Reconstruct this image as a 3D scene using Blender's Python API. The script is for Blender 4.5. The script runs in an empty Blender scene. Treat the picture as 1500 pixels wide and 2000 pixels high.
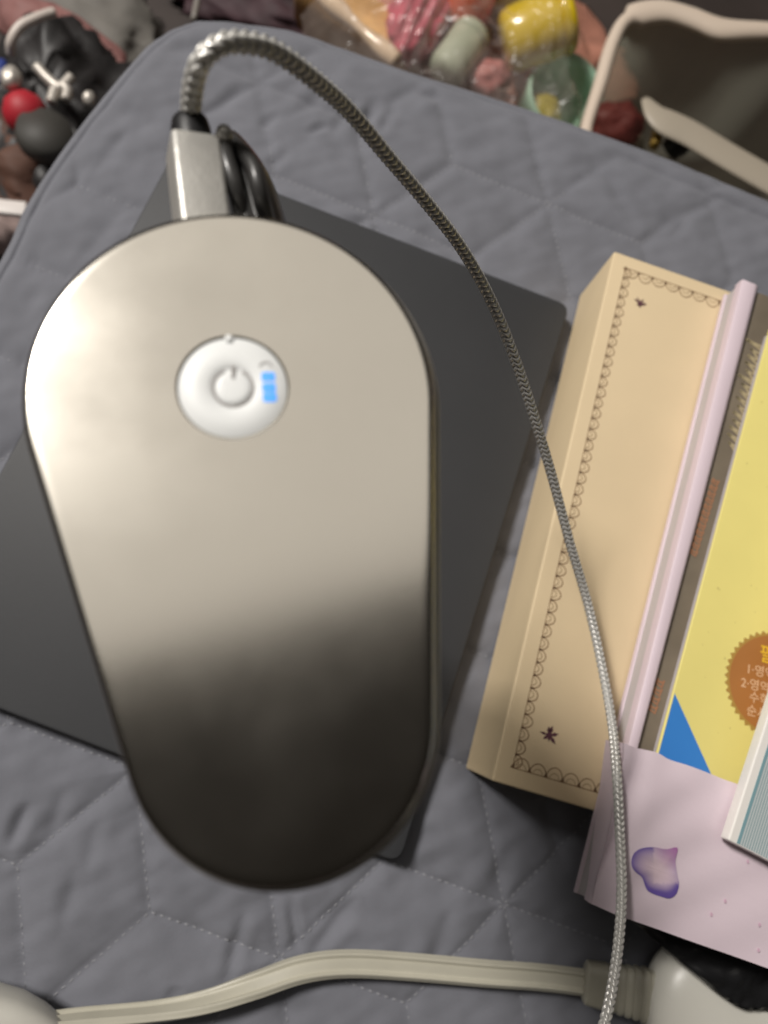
import bpy, math, random
import numpy as np
from mathutils import Vector, Matrix, noise

random.seed(7)
sc = bpy.context.scene
# ------------------------------------------------------------------ camera
CAM_H = 0.325                      # camera height above the cushion, metres
F = 1420.0                         # focal length in units of a 1500 x 2000 frame
DX, DY = 545 - 750.0, 1330 - 1000.0  # where straight down lies, from the frame centre
dn = Vector((DX, -DY, -F)).normalized()
UPV = -dn
YV = (Vector((0, 1, 0)) - UPV * UPV.y).normalized()
XV = YV.cross(UPV)
CAM = Vector((0, 0, CAM_H))
cam_d = bpy.data.cameras.new('camera')
cam = bpy.data.objects.new('camera', cam_d)
sc.collection.objects.link(cam)
R3 = Matrix((XV, YV, UPV))         # camera space -> world
cam.matrix_world = Matrix.Translation(CAM) @ R3.to_4x4()
cam_d.sensor_fit = 'VERTICAL'
cam_d.sensor_height = 24.0
cam_d.sensor_width = 18.0
cam_d.lens = 24.0 * F / 2000.0
cam_d.clip_start = 0.005
cam_d.clip_end = 50
cam_d.dof.use_dof = True
cam_d.dof.focus_distance = 0.20
cam_d.dof.aperture_fstop = cam_d.lens / 2.3
sc.camera = cam

def ray(px, py):
    return R3 @ Vector((px - 750.0, -(py - 1000.0), -F))

def W(px, py, z):
    v = ray(px, py)
    return CAM + v * ((CAM_H - z) / -v.z)

def WD(px, py, depth):
    return CAM + ray(px, py) * (depth / F)

# ------------------------------------------------------------------ light
world = bpy.data.worlds.new('World')
sc.world = world
world.use_nodes = True
bg = world.node_tree.nodes['Background']
bg.inputs[0].default_value = (1.0, 0.86, 0.72, 1)
bg.inputs[1].default_value = 0.012

def area(name, loc, target, sx, sy, power, col):
    d = bpy.data.lights.new(name, 'AREA')
    d.shape = 'RECTANGLE'; d.size = sx; d.size_y = sy
    d.energy = power; d.color = col
    o = bpy.data.objects.new(name, d); sc.collection.objects.link(o)
    o.location = loc
    o.rotation_euler = (Vector(target) - Vector(loc)).to_track_quat('-Z', 'Y').to_euler()
    return o

area('ceiling_lamp', (-1.22, 1.18, 2.05), (0, 0.0, 0), 0.45, 0.45, 74, (1.0, 0.955, 0.90))
panel = area('ceiling_glow_fill', (-0.32, 1.22, 2.15), (-0.32, 1.22, 0), 3.0, 2.2, 13, (1.0, 0.94, 0.85))  # added unseen panel for ceiling glow; its edge shapes the head's reflection
panel.rotation_euler = (0, 0, math.radians(14))

vs = sc.view_settings
vs.view_transform = 'Standard'; vs.look = 'None'; vs.exposure = 0.0; vs.gamma = 1.0
vs.use_curve_mapping = False

# ------------------------------------------------------------------ materials
def mat(name, col, rough=0.5, metal=0.0, bump=0.0, bscale=400.0, vary=0.0, vscale=30.0,
        spec=0.5, coat=0.0, trans=0.0, emit=None, estr=0.0, sheen=0.0, rvar=0.0, alpha=1.0, ior=1.45, stretch=None):
    m = bpy.data.materials.new(name); m.use_nodes = True
    nt = m.node_tree; b = nt.nodes['Principled BSDF']
    b.inputs['Base Color'].default_value = (*col, 1)
    b.inputs['Roughness'].default_value = rough
    b.inputs['Metallic'].default_value = metal
    b.inputs['Specular IOR Level'].default_value = spec
    b.inputs['Coat Weight'].default_value = coat
    b.inputs['Transmission Weight'].default_value = trans
    b.inputs['IOR'].default_value = ior
    b.inputs['Alpha'].default_value = alpha
    if sheen:
        b.inputs['Sheen Weight'].default_value = sheen
    if emit:
        b.inputs['Emission Color'].default_value = (*emit, 1)
        b.inputs['Emission Strength'].default_value = estr
    tc = nt.nodes.new('ShaderNodeTexCoord')
    src = tc.outputs['Object']
    if stretch:
        mp = nt.nodes.new('ShaderNodeMapping'); mp.inputs['Scale'].default_value = stretch
        nt.links.new(src, mp.inputs['Vector']); src = mp.outputs['Vector']
    if bump:
        n = nt.nodes.new('ShaderNodeTexNoise'); n.inputs['Scale'].default_value = bscale
        n.inputs['Detail'].default_value = 4
        bp = nt.nodes.new('ShaderNodeBump'); bp.inputs['Strength'].default_value = bump
        bp.inputs['Distance'].default_value = 0.0006
        nt.links.new(src, n.inputs['Vector'])
        nt.links.new(n.outputs['Fac'], bp.inputs['Height'])
        nt.links.new(bp.outputs['Normal'], b.inputs['Normal'])
    if vary or rvar:
        n2 = nt.nodes.new('ShaderNodeTexNoise'); n2.inputs['Scale'].default_value = vscale
        n2.inputs['Detail'].default_value = 5
        nt.links.new(src, n2.inputs['Vector'])
        if vary:
            r = nt.nodes.new('ShaderNodeMapRange')
            r.inputs[1].default_value = 0.3; r.inputs[2].default_value = 0.7
            r.inputs[3].default_value = 1 - vary; r.inputs[4].default_value = 1 + vary
            mx = nt.nodes.new('ShaderNodeVectorMath'); mx.operation = 'SCALE'
            mx.inputs[0].default_value = col
            nt.links.new(n2.outputs['Fac'], r.inputs[0])
            nt.links.new(r.outputs[0], mx.inputs['Scale'])
            nt.links.new(mx.outputs[0], b.inputs['Base Color'])
        if rvar:
            r2 = nt.nodes.new('ShaderNodeMapRange')
            r2.inputs[1].default_value = 0.3; r2.inputs[2].default_value = 0.7
            r2.inputs[3].default_value = rough - rvar; r2.inputs[4].default_value = rough + rvar
            nt.links.new(n2.outputs['Fac'], r2.inputs[0])
            nt.links.new(r2.outputs[0], b.inputs['Roughness'])
    return m

def attr_mat(name, rough=0.5, bump=0.0):
    m = mat(name, (1, 1, 1), rough, bump=bump)
    nt = m.node_tree; a = nt.nodes.new('ShaderNodeVertexColor'); a.layer_name = 'col'
    nt.links.new(a.outputs[0], nt.nodes['Principled BSDF'].inputs['Base Color'])
    return m

def srgb(r, g, b):
    f = lambda c: (c / 255 / 12.92) if c / 255 <= 0.04045 else ((c / 255 + 0.055) / 1.055) ** 2.4
    return (f(r), f(g), f(b))

M = {}
M['fabric'] = mat('quilt_fabric', (0.158, 0.162, 0.186), 0.9, bump=0.25, bscale=1800, vary=0.07, vscale=60, sheen=0.25)
M['piping'] = mat('quilt_piping', (0.165, 0.168, 0.190), 0.9, bump=0.3, bscale=1800, vary=0.05, sheen=0.25)
M['thread'] = mat('stitch_thread', (0.26, 0.262, 0.28), 0.85)
M['metal'] = mat('satin_aluminium', (0.76, 0.72, 0.65), 0.172, 1.0, bump=0.006, bscale=2200, vary=0.02, vscale=45, rvar=0.026)
M['metal_side'] = mat('satin_side_band', (0.42, 0.40, 0.36), 0.45, 0.55, bump=0.03, bscale=1500)
M['plug_metal'] = mat('cast_plug_shell', (0.58, 0.565, 0.53), 0.45, 0.6, bump=0.16, bscale=1400, vary=0.05, vscale=300)
M['braid'] = mat('braid_wire', (0.66, 0.645, 0.61), 0.40, 0.4, vary=0.06, vscale=500)
M['rubber'] = mat('black_rubber', (0.012, 0.012, 0.013), 0.45, bump=0.1, bscale=900)
M['gloss'] = mat('black_gloss', (0.040, 0.039, 0.038), 0.34, coat=0.1)
M['disc'] = mat('button_plastic', (0.80, 0.815, 0.81), 0.45, vary=0.01)
M['icon'] = mat('button_icon', (0.30, 0.285, 0.275), 0.5)
M['led'] = mat('battery_led', (0.02, 0.09, 0.30), 0.5, emit=(0.09, 0.40, 1.0), estr=0.95)
M['led_off'] = mat('battery_unlit', (0.52, 0.54, 0.56), 0.5)
M['tablet'] = mat('grey_case', (0.035, 0.036, 0.039), 0.55, bump=0.12, bscale=2500, vary=0.06, vscale=25)
M['tablet_edge'] = mat('case_edge', (0.030, 0.029, 0.027), 0.6)
M['box'] = mat('tan_card', (0.69, 0.55, 0.35), 0.62, bump=0.08, bscale=1200, vary=0.025, vscale=35)
M['ink'] = mat('brown_ink', (0.26, 0.155, 0.085), 0.7)
M['ink2'] = mat('plum_ink', (0.10, 0.035, 0.05), 0.7)
M['lav'] = mat('lavender_card', (0.70, 0.585, 0.645), 0.5, bump=0.06, bscale=900, vary=0.02, vscale=40)
M['pages'] = mat('page_edge', (0.54, 0.50, 0.51), 0.8, vary=0.09, vscale=60, stretch=(1, 1, 60))
M['taupe'] = mat('shaded_cover', (0.165, 0.135, 0.098), 0.45, vary=0.18, vscale=45)  # brown colour paints the yellow book's shade onto the lavender cover
M['gold'] = mat('pale_script', (0.42, 0.35, 0.21), 0.45)
M['orange'] = mat('orange_print', (0.36, 0.17, 0.09), 0.5)
M['yellow'] = mat('yellow_cover', (0.80, 0.70, 0.235), 0.5, bump=0.05, bscale=700, vary=0.02, vscale=50)
M['fleck'] = mat('cover_fleck', (0.62, 0.52, 0.18), 0.6)
M['blue'] = mat('blue_corner', (0.040, 0.215, 0.60), 0.5)
M['seal'] = mat('brown_seal', (0.40, 0.165, 0.045), 0.5, vary=0.06)
M['seal_edge'] = mat('olive_seal_edge', (0.42, 0.255, 0.06), 0.5)
M['seal_text'] = mat('peach_text', (0.72, 0.46, 0.27), 0.5)
M['seal_gold'] = mat('gold_text', (0.80, 0.50, 0.04), 0.5)
M['white'] = mat('white_board', (0.80, 0.77, 0.73), 0.5)
M['teal'] = mat('teal_line', (0.19, 0.33, 0.37), 0.5)
M['cream'] = mat('cream_plastic', (0.58, 0.565, 0.51), 0.33, bump=0.05, bscale=500, vary=0.03)
M['cable_cream'] = mat('cream_cable', (0.44, 0.42, 0.345), 0.34, bump=0.06, bscale=600, vary=0.04, vscale=80)
M['bag'] = mat('black_film', (0.014, 0.014, 0.015), 0.3, spec=0.4)
M['floor'] = mat('dark_floor', (0.045, 0.034, 0.030), 0.6, vary=0.3, vscale=8)

# ------------------------------------------------------------------ helpers
def tag(o, label=None, cat=None, group=None, kind=None):
    if label: o['label'] = label
    if cat: o['category'] = cat
    if group: o['group'] = group
    if kind: o['kind'] = kind
    return o

def thing(name, loc, label, cat, group=None):
    o = bpy.data.objects.new(name, None); sc.collection.objects.link(o)
    o.empty_display_size = 0.01
    o.location = loc
    return tag(o, label, cat, group)

def root_loc(p):
    v = Vector((0, 0, 0))
    while p is not None:
        v += p.location; p = p.parent
    return v

def obj(name, verts, faces, m, parent=None, smooth=True, cols=None, angle=None):
    off = root_loc(parent) if parent else Vector((0, 0, 0))
    me = bpy.data.meshes.new(name)
    me.from_pydata([tuple(Vector(v) - off) for v in verts], [], faces)
    me.validate()
    me.update()
    mats = m if isinstance(m, (list, tuple)) else [m]
    for x in mats: me.materials.append(x)
    if smooth:
        me.polygons.foreach_set('use_smooth', [True] * len(me.polygons))
    if cols is not None:
        a = me.color_attributes.new('col', 'FLOAT_COLOR', 'POINT')
        for i, c in enumerate(cols): a.data[i].color = (*c, 1)
    o = bpy.data.objects.new(name, me); sc.collection.objects.link(o)
    if parent: o.parent = parent
    if angle is not None:
        me.set_sharp_from_angle(angle=math.radians(angle))
    return o

def resample(pts, n, closed=False):
    """Catmull-Rom through pts (tuples of any length) -> n even samples"""
    P = np.array([list(p) for p in pts], float)
    if closed: P = np.vstack([P[-1], P, P[0], P[1]])
    else: P = np.vstack([2 * P[0] - P[1], P, 2 * P[-1] - P[-2]])
    out = []
    for i in range(1, len(P) - 2):
        p0, p1, p2, p3 = P[i - 1:i + 3]
        for t in np.linspace(0, 1, 24, endpoint=False):
            out.append(0.5 * ((2 * p1) + (-p0 + p2) * t + (2 * p0 - 5 * p1 + 4 * p2 - p3) * t * t + (-p0 + 3 * p1 - 3 * p2 + p3) * t ** 3))
    out.append(P[-2])
    out = np.array(out)
    d = np.r_[0, np.cumsum(np.linalg.norm(np.diff(out[:, :3], axis=0), axis=1))]
    s = np.linspace(0, d[-1], n, endpoint=not closed)
    return np.stack([np.interp(s, d, out[:, k]) for k in range(out.shape[1])], 1), d[-1]

def frames(C, up=None):
    T = np.gradient(C, axis=0); T /= np.linalg.norm(T, axis=1)[:, None]
    n0 = np.array(up if up is not None else (0, 0, 1.0))
    Ns = []
    n = n0 - T[0] * (n0 @ T[0]); n /= np.linalg.norm(n)
    for t in T:
        n = n - t * (n @ t); n /= np.linalg.norm(n); Ns.append(n.copy())
    Ns = np.array(Ns)
    return T, Ns, np.cross(T, Ns)

def grid_faces(rows, cols, wrap=True, cap=False, base=0):
    f = []
    cc = cols if wrap else cols - 1
    for i in range(rows - 1):
        for j in range(cc):
            a = base + i * cols + j; b = base + i * cols + (j + 1) % cols
            f.append((a, b, b + cols, a + cols))
    if cap:
        f.append(tuple(base + j for j in reversed(range(cols))))
        f.append(tuple(base + (rows - 1) * cols + j for j in range(cols)))
    return f

def tube(pts, rad, seg=12, n=60, closed=False, up=None):
    C, L = resample(pts, n, closed)
    C = C[:, :3]
    T, N, B = frames(C, up)
    v = []
    for i in range(n):
        r = rad(i / (n - 1)) if callable(rad) else rad
        for j in range(seg):
            a = 2 * math.pi * j / seg
            v.append(C[i] + r * (math.cos(a) * N[i] + math.sin(a) * B[i]))
    f = grid_faces(n, seg, True, not closed)
    if closed:
        for j in range(seg):
            a = (n - 1) * seg + j; b = (n - 1) * seg + (j + 1) % seg
            f.append((a, b, (j + 1) % seg, j))
    return v, f

def prism(poly, z0, z1, bevel=0.0, steps=3):
    """poly: convex list of xy (ccw), solid from z0 to z1 with a rounded top rim"""
    n = len(poly); P = [Vector((p[0], p[1])) for p in poly]
    def inset(d):
        if d <= 0: return P
        out = []
        for i in range(n):
            a, b, c = P[i - 1], P[i], P[(i + 1) % n]
            u = (b - a).normalized(); w = (c - b).normalized()
            n1 = Vector((-u.y, u.x)); n2 = Vector((-w.y, w.x))
            k = (n1 + n2); k = k / max(1e-6, (1 + n1.dot(n2)))
            out.append(b + k * d)
        return out
    rings = [(P, z0)]
    if bevel > 0:
        for s in range(steps + 1):
            a = math.pi / 2 * s / steps
            rings.append((inset(bevel * (1 - math.cos(a))), z1 - bevel + bevel * math.sin(a)))
    else:
        rings.append((P, z1))
    v = [(p.x, p.y, z) for r, z in rings for p in r]
    return v, grid_faces(len(rings), n, True, True)

def ccw(poly):
    s = sum(poly[i - 1][0] * poly[i][1] - poly[i][0] * poly[i - 1][1] for i in range(len(poly)))
    return poly if s > 0 else list(reversed(poly))

def round_poly(poly, r, k=6):
    poly = ccw([(p[0], p[1]) for p in poly]); n = len(poly); out = []
    for i in range(n):
        a, b, c = (Vector(poly[j % n]) for j in (i - 1, i, i + 1))
        u = (a - b).normalized(); w = (c - b).normalized()
        ang = u.angle(w); d = min(r / math.tan(ang / 2), (a - b).length * .49, (c - b).length * .49)
        p0, p1 = b + u * d, b + w * d
        for s in range(k + 1):
            t = s / k
            out.append(tuple((1 - t) ** 2 * p0 + 2 * t * (1 - t) * b + t * t * p1))
    return out

def ribbon(pts, w, z=None):
    """flat printed line in the xy plane; pts are 3D"""
    v, f = [], []
    for i, p in enumerate(pts):
        a = Vector(pts[max(0, i - 1)]); b = Vector(pts[min(len(pts) - 1, i + 1)])
        t = (b - a); t.z = 0; t.normalize(); s = Vector((-t.y, t.x, 0)) * w / 2
        v += [Vector(p) + s, Vector(p) - s]
        if i: f.append((2 * i - 2, 2 * i - 1, 2 * i + 1, 2 * i))
    return v, f

class Acc:
    def __init__(s): s.v = []; s.f = []
    def add(s, vf):
        b = len(s.v); s.v += [tuple(x) for x in vf[0]]; s.f += [tuple(i + b for i in q) for q in vf[1]]
        return s

def lathe(c, prof, seg=32, axis=(0, 0, 1)):
    q = Vector((0, 0, 1)).rotation_difference(Vector(axis))
    v = []
    for r, z in prof:
        for j in range(seg):
            a = 2 * math.pi * j / seg
            v.append(Vector(c) + q @ Vector((r * math.cos(a), r * math.sin(a), z)))
    return v, grid_faces(len(prof), seg, True, True)

def lump(c, s, amp=0.25, freq=2.5, seg=36, rings=20, seed=0, rot=0):
    v = []
    cr, sr = math.cos(rot), math.sin(rot)
    for i in range(rings + 1):
        th = math.pi * (i + .02) / (rings + .04)
        for j in range(seg):
            ph = 2 * math.pi * j / seg
            d = Vector((math.sin(th) * math.cos(ph), math.sin(th) * math.sin(ph), math.cos(th)))
            k = 1 + amp * noise.fractal(d * freq + Vector((seed * 7.3, seed * 3.1, 0)), 0.7, 2.1, 4)
            x, y, z = d.x * s[0] * k, d.y * s[1] * k, d.z * s[2] * k
            v.append((c[0] + x * cr - y * sr, c[1] + x * sr + y * cr, c[2] + z))
    return v, grid_faces(rings + 1, seg, True, True)

def rbox(c, size, r, rot=0, k=3):
    """rounded box (solid), size full extents"""
    hx, hy = size[0] / 2, size[1] / 2
    cr, sr = math.cos(rot), math.sin(rot)
    poly = round_poly([(-hx, -hy), (hx, -hy), (hx, hy), (-hx, hy)], r, 5)
    poly = [(c[0] + x * cr - y * sr, c[1] + x * sr + y * cr) for x, y in poly]
    v, f = prism(poly, c[2] - size[2] / 2, c[2] + size[2] / 2, min(r, size[2] / 2) * .8, 4)
    return v, f

def text_obj(name, body, size, m, parent, loc, rotz, z):
    cu = bpy.data.curves.new(name, 'FONT'); cu.body = body; cu.size = size
    cu.align_x = 'LEFT'; cu.align_y = 'CENTER'; cu.offset = size * 0.012
    o = bpy.data.objects.new(name + '_tmp', cu); sc.collection.objects.link(o)
    dg = bpy.context.evaluated_depsgraph_get()
    me = bpy.data.meshes.new_from_object(o.evaluated_get(dg))
    R = Matrix.Translation((loc[0], loc[1], z)) @ Matrix.Rotation(rotz, 4, 'Z')
    vs_ = [R @ v.co for v in me.vertices]; fs = [tuple(p.vertices) for p in me.polygons]
    bpy.data.objects.remove(o)
    return obj(name, vs_, fs, m, parent, smooth=False)

# ------------------------------------------------------------------ setting
FLOOR_Z = -0.34
tag(obj('floor', [(-4, -4, FLOOR_Z), (4, -4, FLOOR_Z), (4, 4, FLOOR_Z), (-4, 4, FLOOR_Z)], [(0, 1, 2, 3)], M['floor'], smooth=False), kind='structure')

# ------------------------------------------------------------------ quilted cushion
edge_px = [(0, 488), (40, 400), (120, 278), (200, 176), (280, 84), (340, 46), (400, 32), (520, 44), (600, 62), (793, 130), (918, 169), (1113, 234), (1327, 312), (1500, 385)]
E0 = [W(x, y, -0.006).xy for x, y in edge_px]
dl = (E0[0] - E0[2]).normalized(); dr = (E0[-1] - E0[-4]).normalized()
L1 = E0[0] + dl * 0.30
R1 = E0[-1] + dr * 0.12
B1 = L1 + dr * 0.50; B2 = R1 + dl * 0.38
poly = [L1, E0[0] + dl * .15] + E0 + [E0[-1] + dr * .06, R1, R1 + dl * 0.19, B2, (B1 + B2) / 2, B1]
Cb, Lb = resample([(p.x, p.y, 0) for p in poly], 720, True)
cen = np.array([0.03, -0.02])
bnd = Cb[:, :2]
# quilting seams: tumbling-block lattice
EDGE = 0.055
anc = np.array(W(290, 1785, 0).xy)
u = np.array([math.cos(math.radians(98)), math.sin(math.radians(98))]) * EDGE
w_ = np.array([math.cos(math.radians(158)), math.sin(math.radians(158))]) * EDGE
segs = []
for i in range(-14, 15):
    for j in range(-14, 15):
        if (i - j) % 3 != 1: continue
        p = anc + i * u + j * w_
        if np.linalg.norm(p - cen) > 0.36: continue
        for di, dj in ((1, 0), (0, 1), (-1, 1), (-1, 0), (0, -1), (1, -1)):
            segs.append((p, anc + (i + di) * u + (j + dj) * w_))
SA = np.array([s[0] for s in segs]); SB = np.array([s[1] for s in segs])
# loose wrinkles (start, end, width m, depth m) given in frame coordinates
wr_px = [((690, 190), (650, 260), 5, 1.6), ((735, 185), (700, 270), 5, 2.0), ((775, 195), (742, 262), 4.5, 1.8), ((820, 178), (860, 186), 7, 2.2),
         ((655, 165), (560, 230), 7, 1.4), ((545, 215), (505, 250), 5, 1.3), ((640, 240), (600, 262), 4, 1.8), ((565, 290), (530, 320), 5, 1.2),
         ((480, 150), (420, 220), 6, 1.0), ((250, 250), (180, 340), 7, 1.0), ((140, 520), (240, 410), 8, 1.0), ((60, 640), (150, 560), 8, .9),
         ((55, 1565), (15, 1660), 5, 2.4), ((150, 1690), (115, 1830), 6, 1.2), ((190, 1600), (165, 1720), 6, 1.0), ((125, 1540), (90, 1640), 5, .8),
         ((480, 1780), (440, 1930), 5, 2.0), ((565, 1750), (585, 1870), 4, 1.8), ((700, 1750), (600, 1880), 6, 1.8), ((350, 1925), (330, 1960), 4, 1.2),
         ((1060, 1560), (1110, 1700), 9, 2.0), ((1000, 1640), (960, 1800), 9, 1.2), ((1350, 420), (1310, 470), 5, 1.2), ((1420, 375), (1320, 430), 5, 1.6),
         ((1010, 250), (900, 300), 8, .9), ((1180, 330), (1250, 450), 7, .9), ((280, 1640), (300, 1700), 5, .7), ((880, 1780), (840, 1900), 8, 1.3)]
WA = np.array([W(*a, 0).xy for a, b, c, d in wr_px]); WB = np.array([W(*b, 0).xy for a, b, c, d in wr_px])
WW = np.array([c for *_, c, d in wr_px]) * 4e-4; WDp = np.array([d for *_, d in wr_px]) * 1e-3

def seg_dist(Q, A, B, want_t=False):
    d = np.full((len(Q), len(A)), 0.0); TT = np.zeros_like(d)
    for k in range(len(A)):
        ab = B[k] - A[k]; t = np.clip(((Q - A[k]) @ ab) / (ab @ ab), 0, 1); TT[:, k] = t
        d[:, k] = np.linalg.norm(Q - (A[k] + t[:, None] * ab), axis=1)
    return (d, TT) if want_t else d

def cushion_h(Q, fine=True):
    Q = np.atleast_2d(Q)
    d = seg_dist(Q, SA, SB).min(1)
    h = 0.0018 * (1 - np.exp(-(d / 0.009))) + 0.0010 * (1 - np.exp(-(d / 0.0022))) - 0.0028
    for kf, am in ((900, .00009), (520, .00011)):
        h += am * np.exp(-d / 0.005) * np.sin(Q[:, 0] * kf + 1.7 * np.sin(Q[:, 1] * 310)) * np.cos(Q[:, 1] * kf * .9)
    dw, tw_ = seg_dist(Q, WA, WB, True)
    tp_ = np.sin(math.pi * np.clip(tw_, 0, 1)) ** .8
    h -= (WDp * tp_ * np.exp(-(dw / (WW * (.5 + .7 * tp_))) ** 2)).sum(1)
    h += (0.35 * WDp * tp_ * np.exp(-((dw - 2.4 * WW) / (1.3 * WW)) ** 2)).sum(1)
    if fine:
        for i, q in enumerate(Q):
            v = Vector((q[0], q[1], 0))
            h[i] += 0.0007 * noise.noise(v * 38) + 0.0007 * noise.noise(v * 110 + Vector((3, 1, 0)))
            st = Vector((q[0] * 60 + q[1] * 25, q[1] * 150 - q[0] * 60, 5))
            h[i] += 0.0006 * noise.noise(st)
    return h

NR = 230
ts = np.linspace(0, 1, NR)[1:] ** 0.85
nb = len(bnd)
pts = [cen]
for t in ts: pts.append(cen + (bnd - cen) * t)
Q = np.vstack([np.array([cen])] + pts[1:])
H = cushion_h(Q)
be = seg_dist(Q, bnd[::6], np.roll(bnd[::6], -1, 0)).min(1)
RE = 0.016
drop = np.where(be < RE, RE - np.sqrt(np.maximum(0, RE ** 2 - (RE - be) ** 2)), 0)
seam = -0.0022 * np.exp(-((be - 0.0085) / 0.0011) ** 2)
fade = np.clip(be / 0.02, 0, 1)
Z = H * fade + seam - drop * 0.85
cv = [tuple(q) + (z,) for q, z in zip(Q, Z)]
cf = [(0, 1 + j, 1 + (j + 1) % nb) for j in range(nb)]
cf += [(a, d, c, b) for a, b, c, d in [(b0, b1, c1, d1) for (b0, b1, c1, d1) in grid_faces(NR - 1, nb, True, False, 1)]]
base = 1 + (NR - 2) * nb
prev = base
for z in (-0.03, -0.07, -0.11, -0.14):
    s = len(cv)
    for j in range(nb):
        nrm = bnd[j] - cen; nrm /= np.linalg.norm(nrm)
        k = 0.003 * math.sin(j * .7 + z * 90) * .5
        p = bnd[j] + nrm * (0.004 if z > -.12 else -0.006) + nrm * k
        cv.append((p[0], p[1], z))
    for j in range(nb):
        cf.append((prev + j, s + j, s + (j + 1) % nb, prev + (j + 1) % nb))
    prev = s
cf.append(tuple(prev + j for j in range(nb)))
cush = thing('quilted_cushion', (cen[0], cen[1], -0.14), 'large grey quilted fabric cushion that everything in focus lies on', 'cushion')
co = obj('cover', cv, cf, M['fabric'], cush)
# its stool base keeps it off the floor
v, f = prism([tuple(cen + (p - cen) * 0.93) for p in bnd[::12]] if True else [], FLOOR_Z, -0.139, 0)
obj('base', v, f, M['piping'], cush, smooth=False)
# stitches
st = Acc(); done = set()
for a, b in segs:
    key = tuple(np.round((a + b) / 2, 4))
    if key in done: continue
    done.add(key)
    L = np.linalg.norm(b - a); t = (b - a) / L; s = np.array([-t[1], t[0]])
    n = int(L / 0.0034)
    cs = np.array([a + t * (k + .5) * L / n for k in range(n)])
    cs = cs[np.linalg.norm(cs - cen, axis=1) < 0.30]
    if not len(cs): continue
    dB = seg_dist(cs, bnd[::12], np.roll(bnd[::12], -1, 0)).min(1)
    hs = cushion_h(cs)
    for c, h, db in zip(cs, hs, dB):
        if db < 0.02: continue
        l, ww, hh = 0.00105, 0.00034, 0.0005
        jt = random.uniform(-.2, .2)
        tt = t * math.cos(jt) + s * math.sin(jt); ss = np.array([-tt[1], tt[0]])
        P8 = []
        for zz, k in ((-0.0003, 1), (hh, .55)):
            for e, q in ((-1, -1), (1, -1), (1, 1), (-1, 1)):
                p = c + tt * e * l * (1 if zz < 0 else .7) + ss * q * ww * k
                P8.append((p[0], p[1], h + zz))
        st.add((P8, [(4, 5, 6, 7), (0, 1, 5, 4), (1, 2, 6, 5), (2, 3, 7, 6), (3, 0, 4, 7)]))
so = obj('stitching', st.v, st.f, M['thread'], cush); so['kind'] = 'stuff'

# ------------------------------------------------------------------ flat grey tablet case
TZ0, TZ = 0.0005, 0.0095
tq = [W(338, 296, TZ), W(1115, 595, TZ), W(782, 1690, TZ), W(-210, 1307, TZ)]
tp = round_poly([(p.x, p.y) for p in tq], 0.006)
tc_ = sum((Vector((p.x, p.y, 0)) for p in tq), Vector()) / 4
tab = thing('tablet_case', (tc_.x, tc_.y, TZ0), 'flat dark grey rectangular tablet case lying under the silver lamp head', 'case')
v, f = prism(tp, TZ0, TZ - 0.0012, 0.0008)
obj('body', v, f, M['tablet_edge'], tab, angle=40)
cx = Vector((tc_.x, tc_.y))
v, f = prism([tuple(cx + (Vector(p) - cx) * 0.996) for p in tp], TZ - 0.0012, TZ, 0.0007)
obj('lid', v, f, M['tablet'], tab, angle=40)

# ------------------------------------------------------------------ silver lamp head on its stem
DZ = 0.218
def ctr(l, r): return (l + r) / 2, (r - l).length / 2
cA, rA = ctr(W(52, 800, DZ), W(838, 800, DZ))
cB, rB = ctr(W(252, 1450, DZ), W(838, 1450, DZ))
topy = W(450, 420, DZ); boty = W(545, 1740, DZ)
rA += .0011; rB += .0011
cA = Vector((cA.x, topy.y - rA + .0008)); cB = Vector((cB.x, boty.y + rB))
def teardrop(d, n=260, sh=(0, 0)):
    a, b = cA, cB; ra, rb = rA + d, rB + d
    ax = (b - a); L = ax.length; ax = ax / L; al = math.acos((ra - rb) / L)
    th = math.atan2(ax.y, ax.x); out = []
    n1, n2 = int(n * .55), int(n * .25)
    for k in range(n1):
        t = th + al + (2 * math.pi - 2 * al) * k / (n1 - 1); out.append(a + ra * Vector((math.cos(t), math.sin(t))))
    e = out[-1]; s2 = b + rb * Vector((math.cos(th - al), math.sin(th - al)))
    m = n // 10
    for k in range(1, m): out.append(e.lerp(s2, k / m))
    for k in range(n2):
        t = th - al + 2 * al * k / (n2 - 1); out.append(b + rb * Vector((math.cos(t), math.sin(t))))
    e = out[-1]; s2 = out[0]
    for k in range(1, m): out.append(e.lerp(s2, k / m))
    return [p + Vector(sh) for p in out]

bc = W(455, 755, DZ); bc = Vector((bc.x, bc.y))
RD = (W(563, 755, DZ) - W(347, 755, DZ)).length / 2
lamp = thing('rechargeable_lamp', (W(470, 640, TZ).x * 0.36, W(470, 640, TZ).y * 0.36, TZ), 'silver teardrop-shaped rechargeable lamp head with round white power button', 'lamp')
rings = []
FR = 0.0013
for s in range(0, 7):
    a = math.pi / 2 * s / 6
    rings.append((teardrop(-FR * (1 - math.cos(a))), DZ - FR + FR * math.sin(a)))
rings.insert(0, (teardrop(0), DZ - 0.0032))
mid = []
for p in teardrop(-FR - 0.0009): mid.append(p)
rings.append((mid, DZ))
hole = []
for p in mid:
    d = (p - bc).normalized(); hole.append(bc + d * (RD + 0.00022))
rings.append((hole, DZ))
rings.append(([bc + (p - bc).normalized() * (RD + 0.00015) for p in mid], DZ - 0.0014))
nn = len(mid)
v = [(p.x, p.y, z) for r, z in rings for p in r]
shell = obj('top_shell', v, grid_faces(len(rings), nn), M['metal'], lamp, angle=35)
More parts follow.
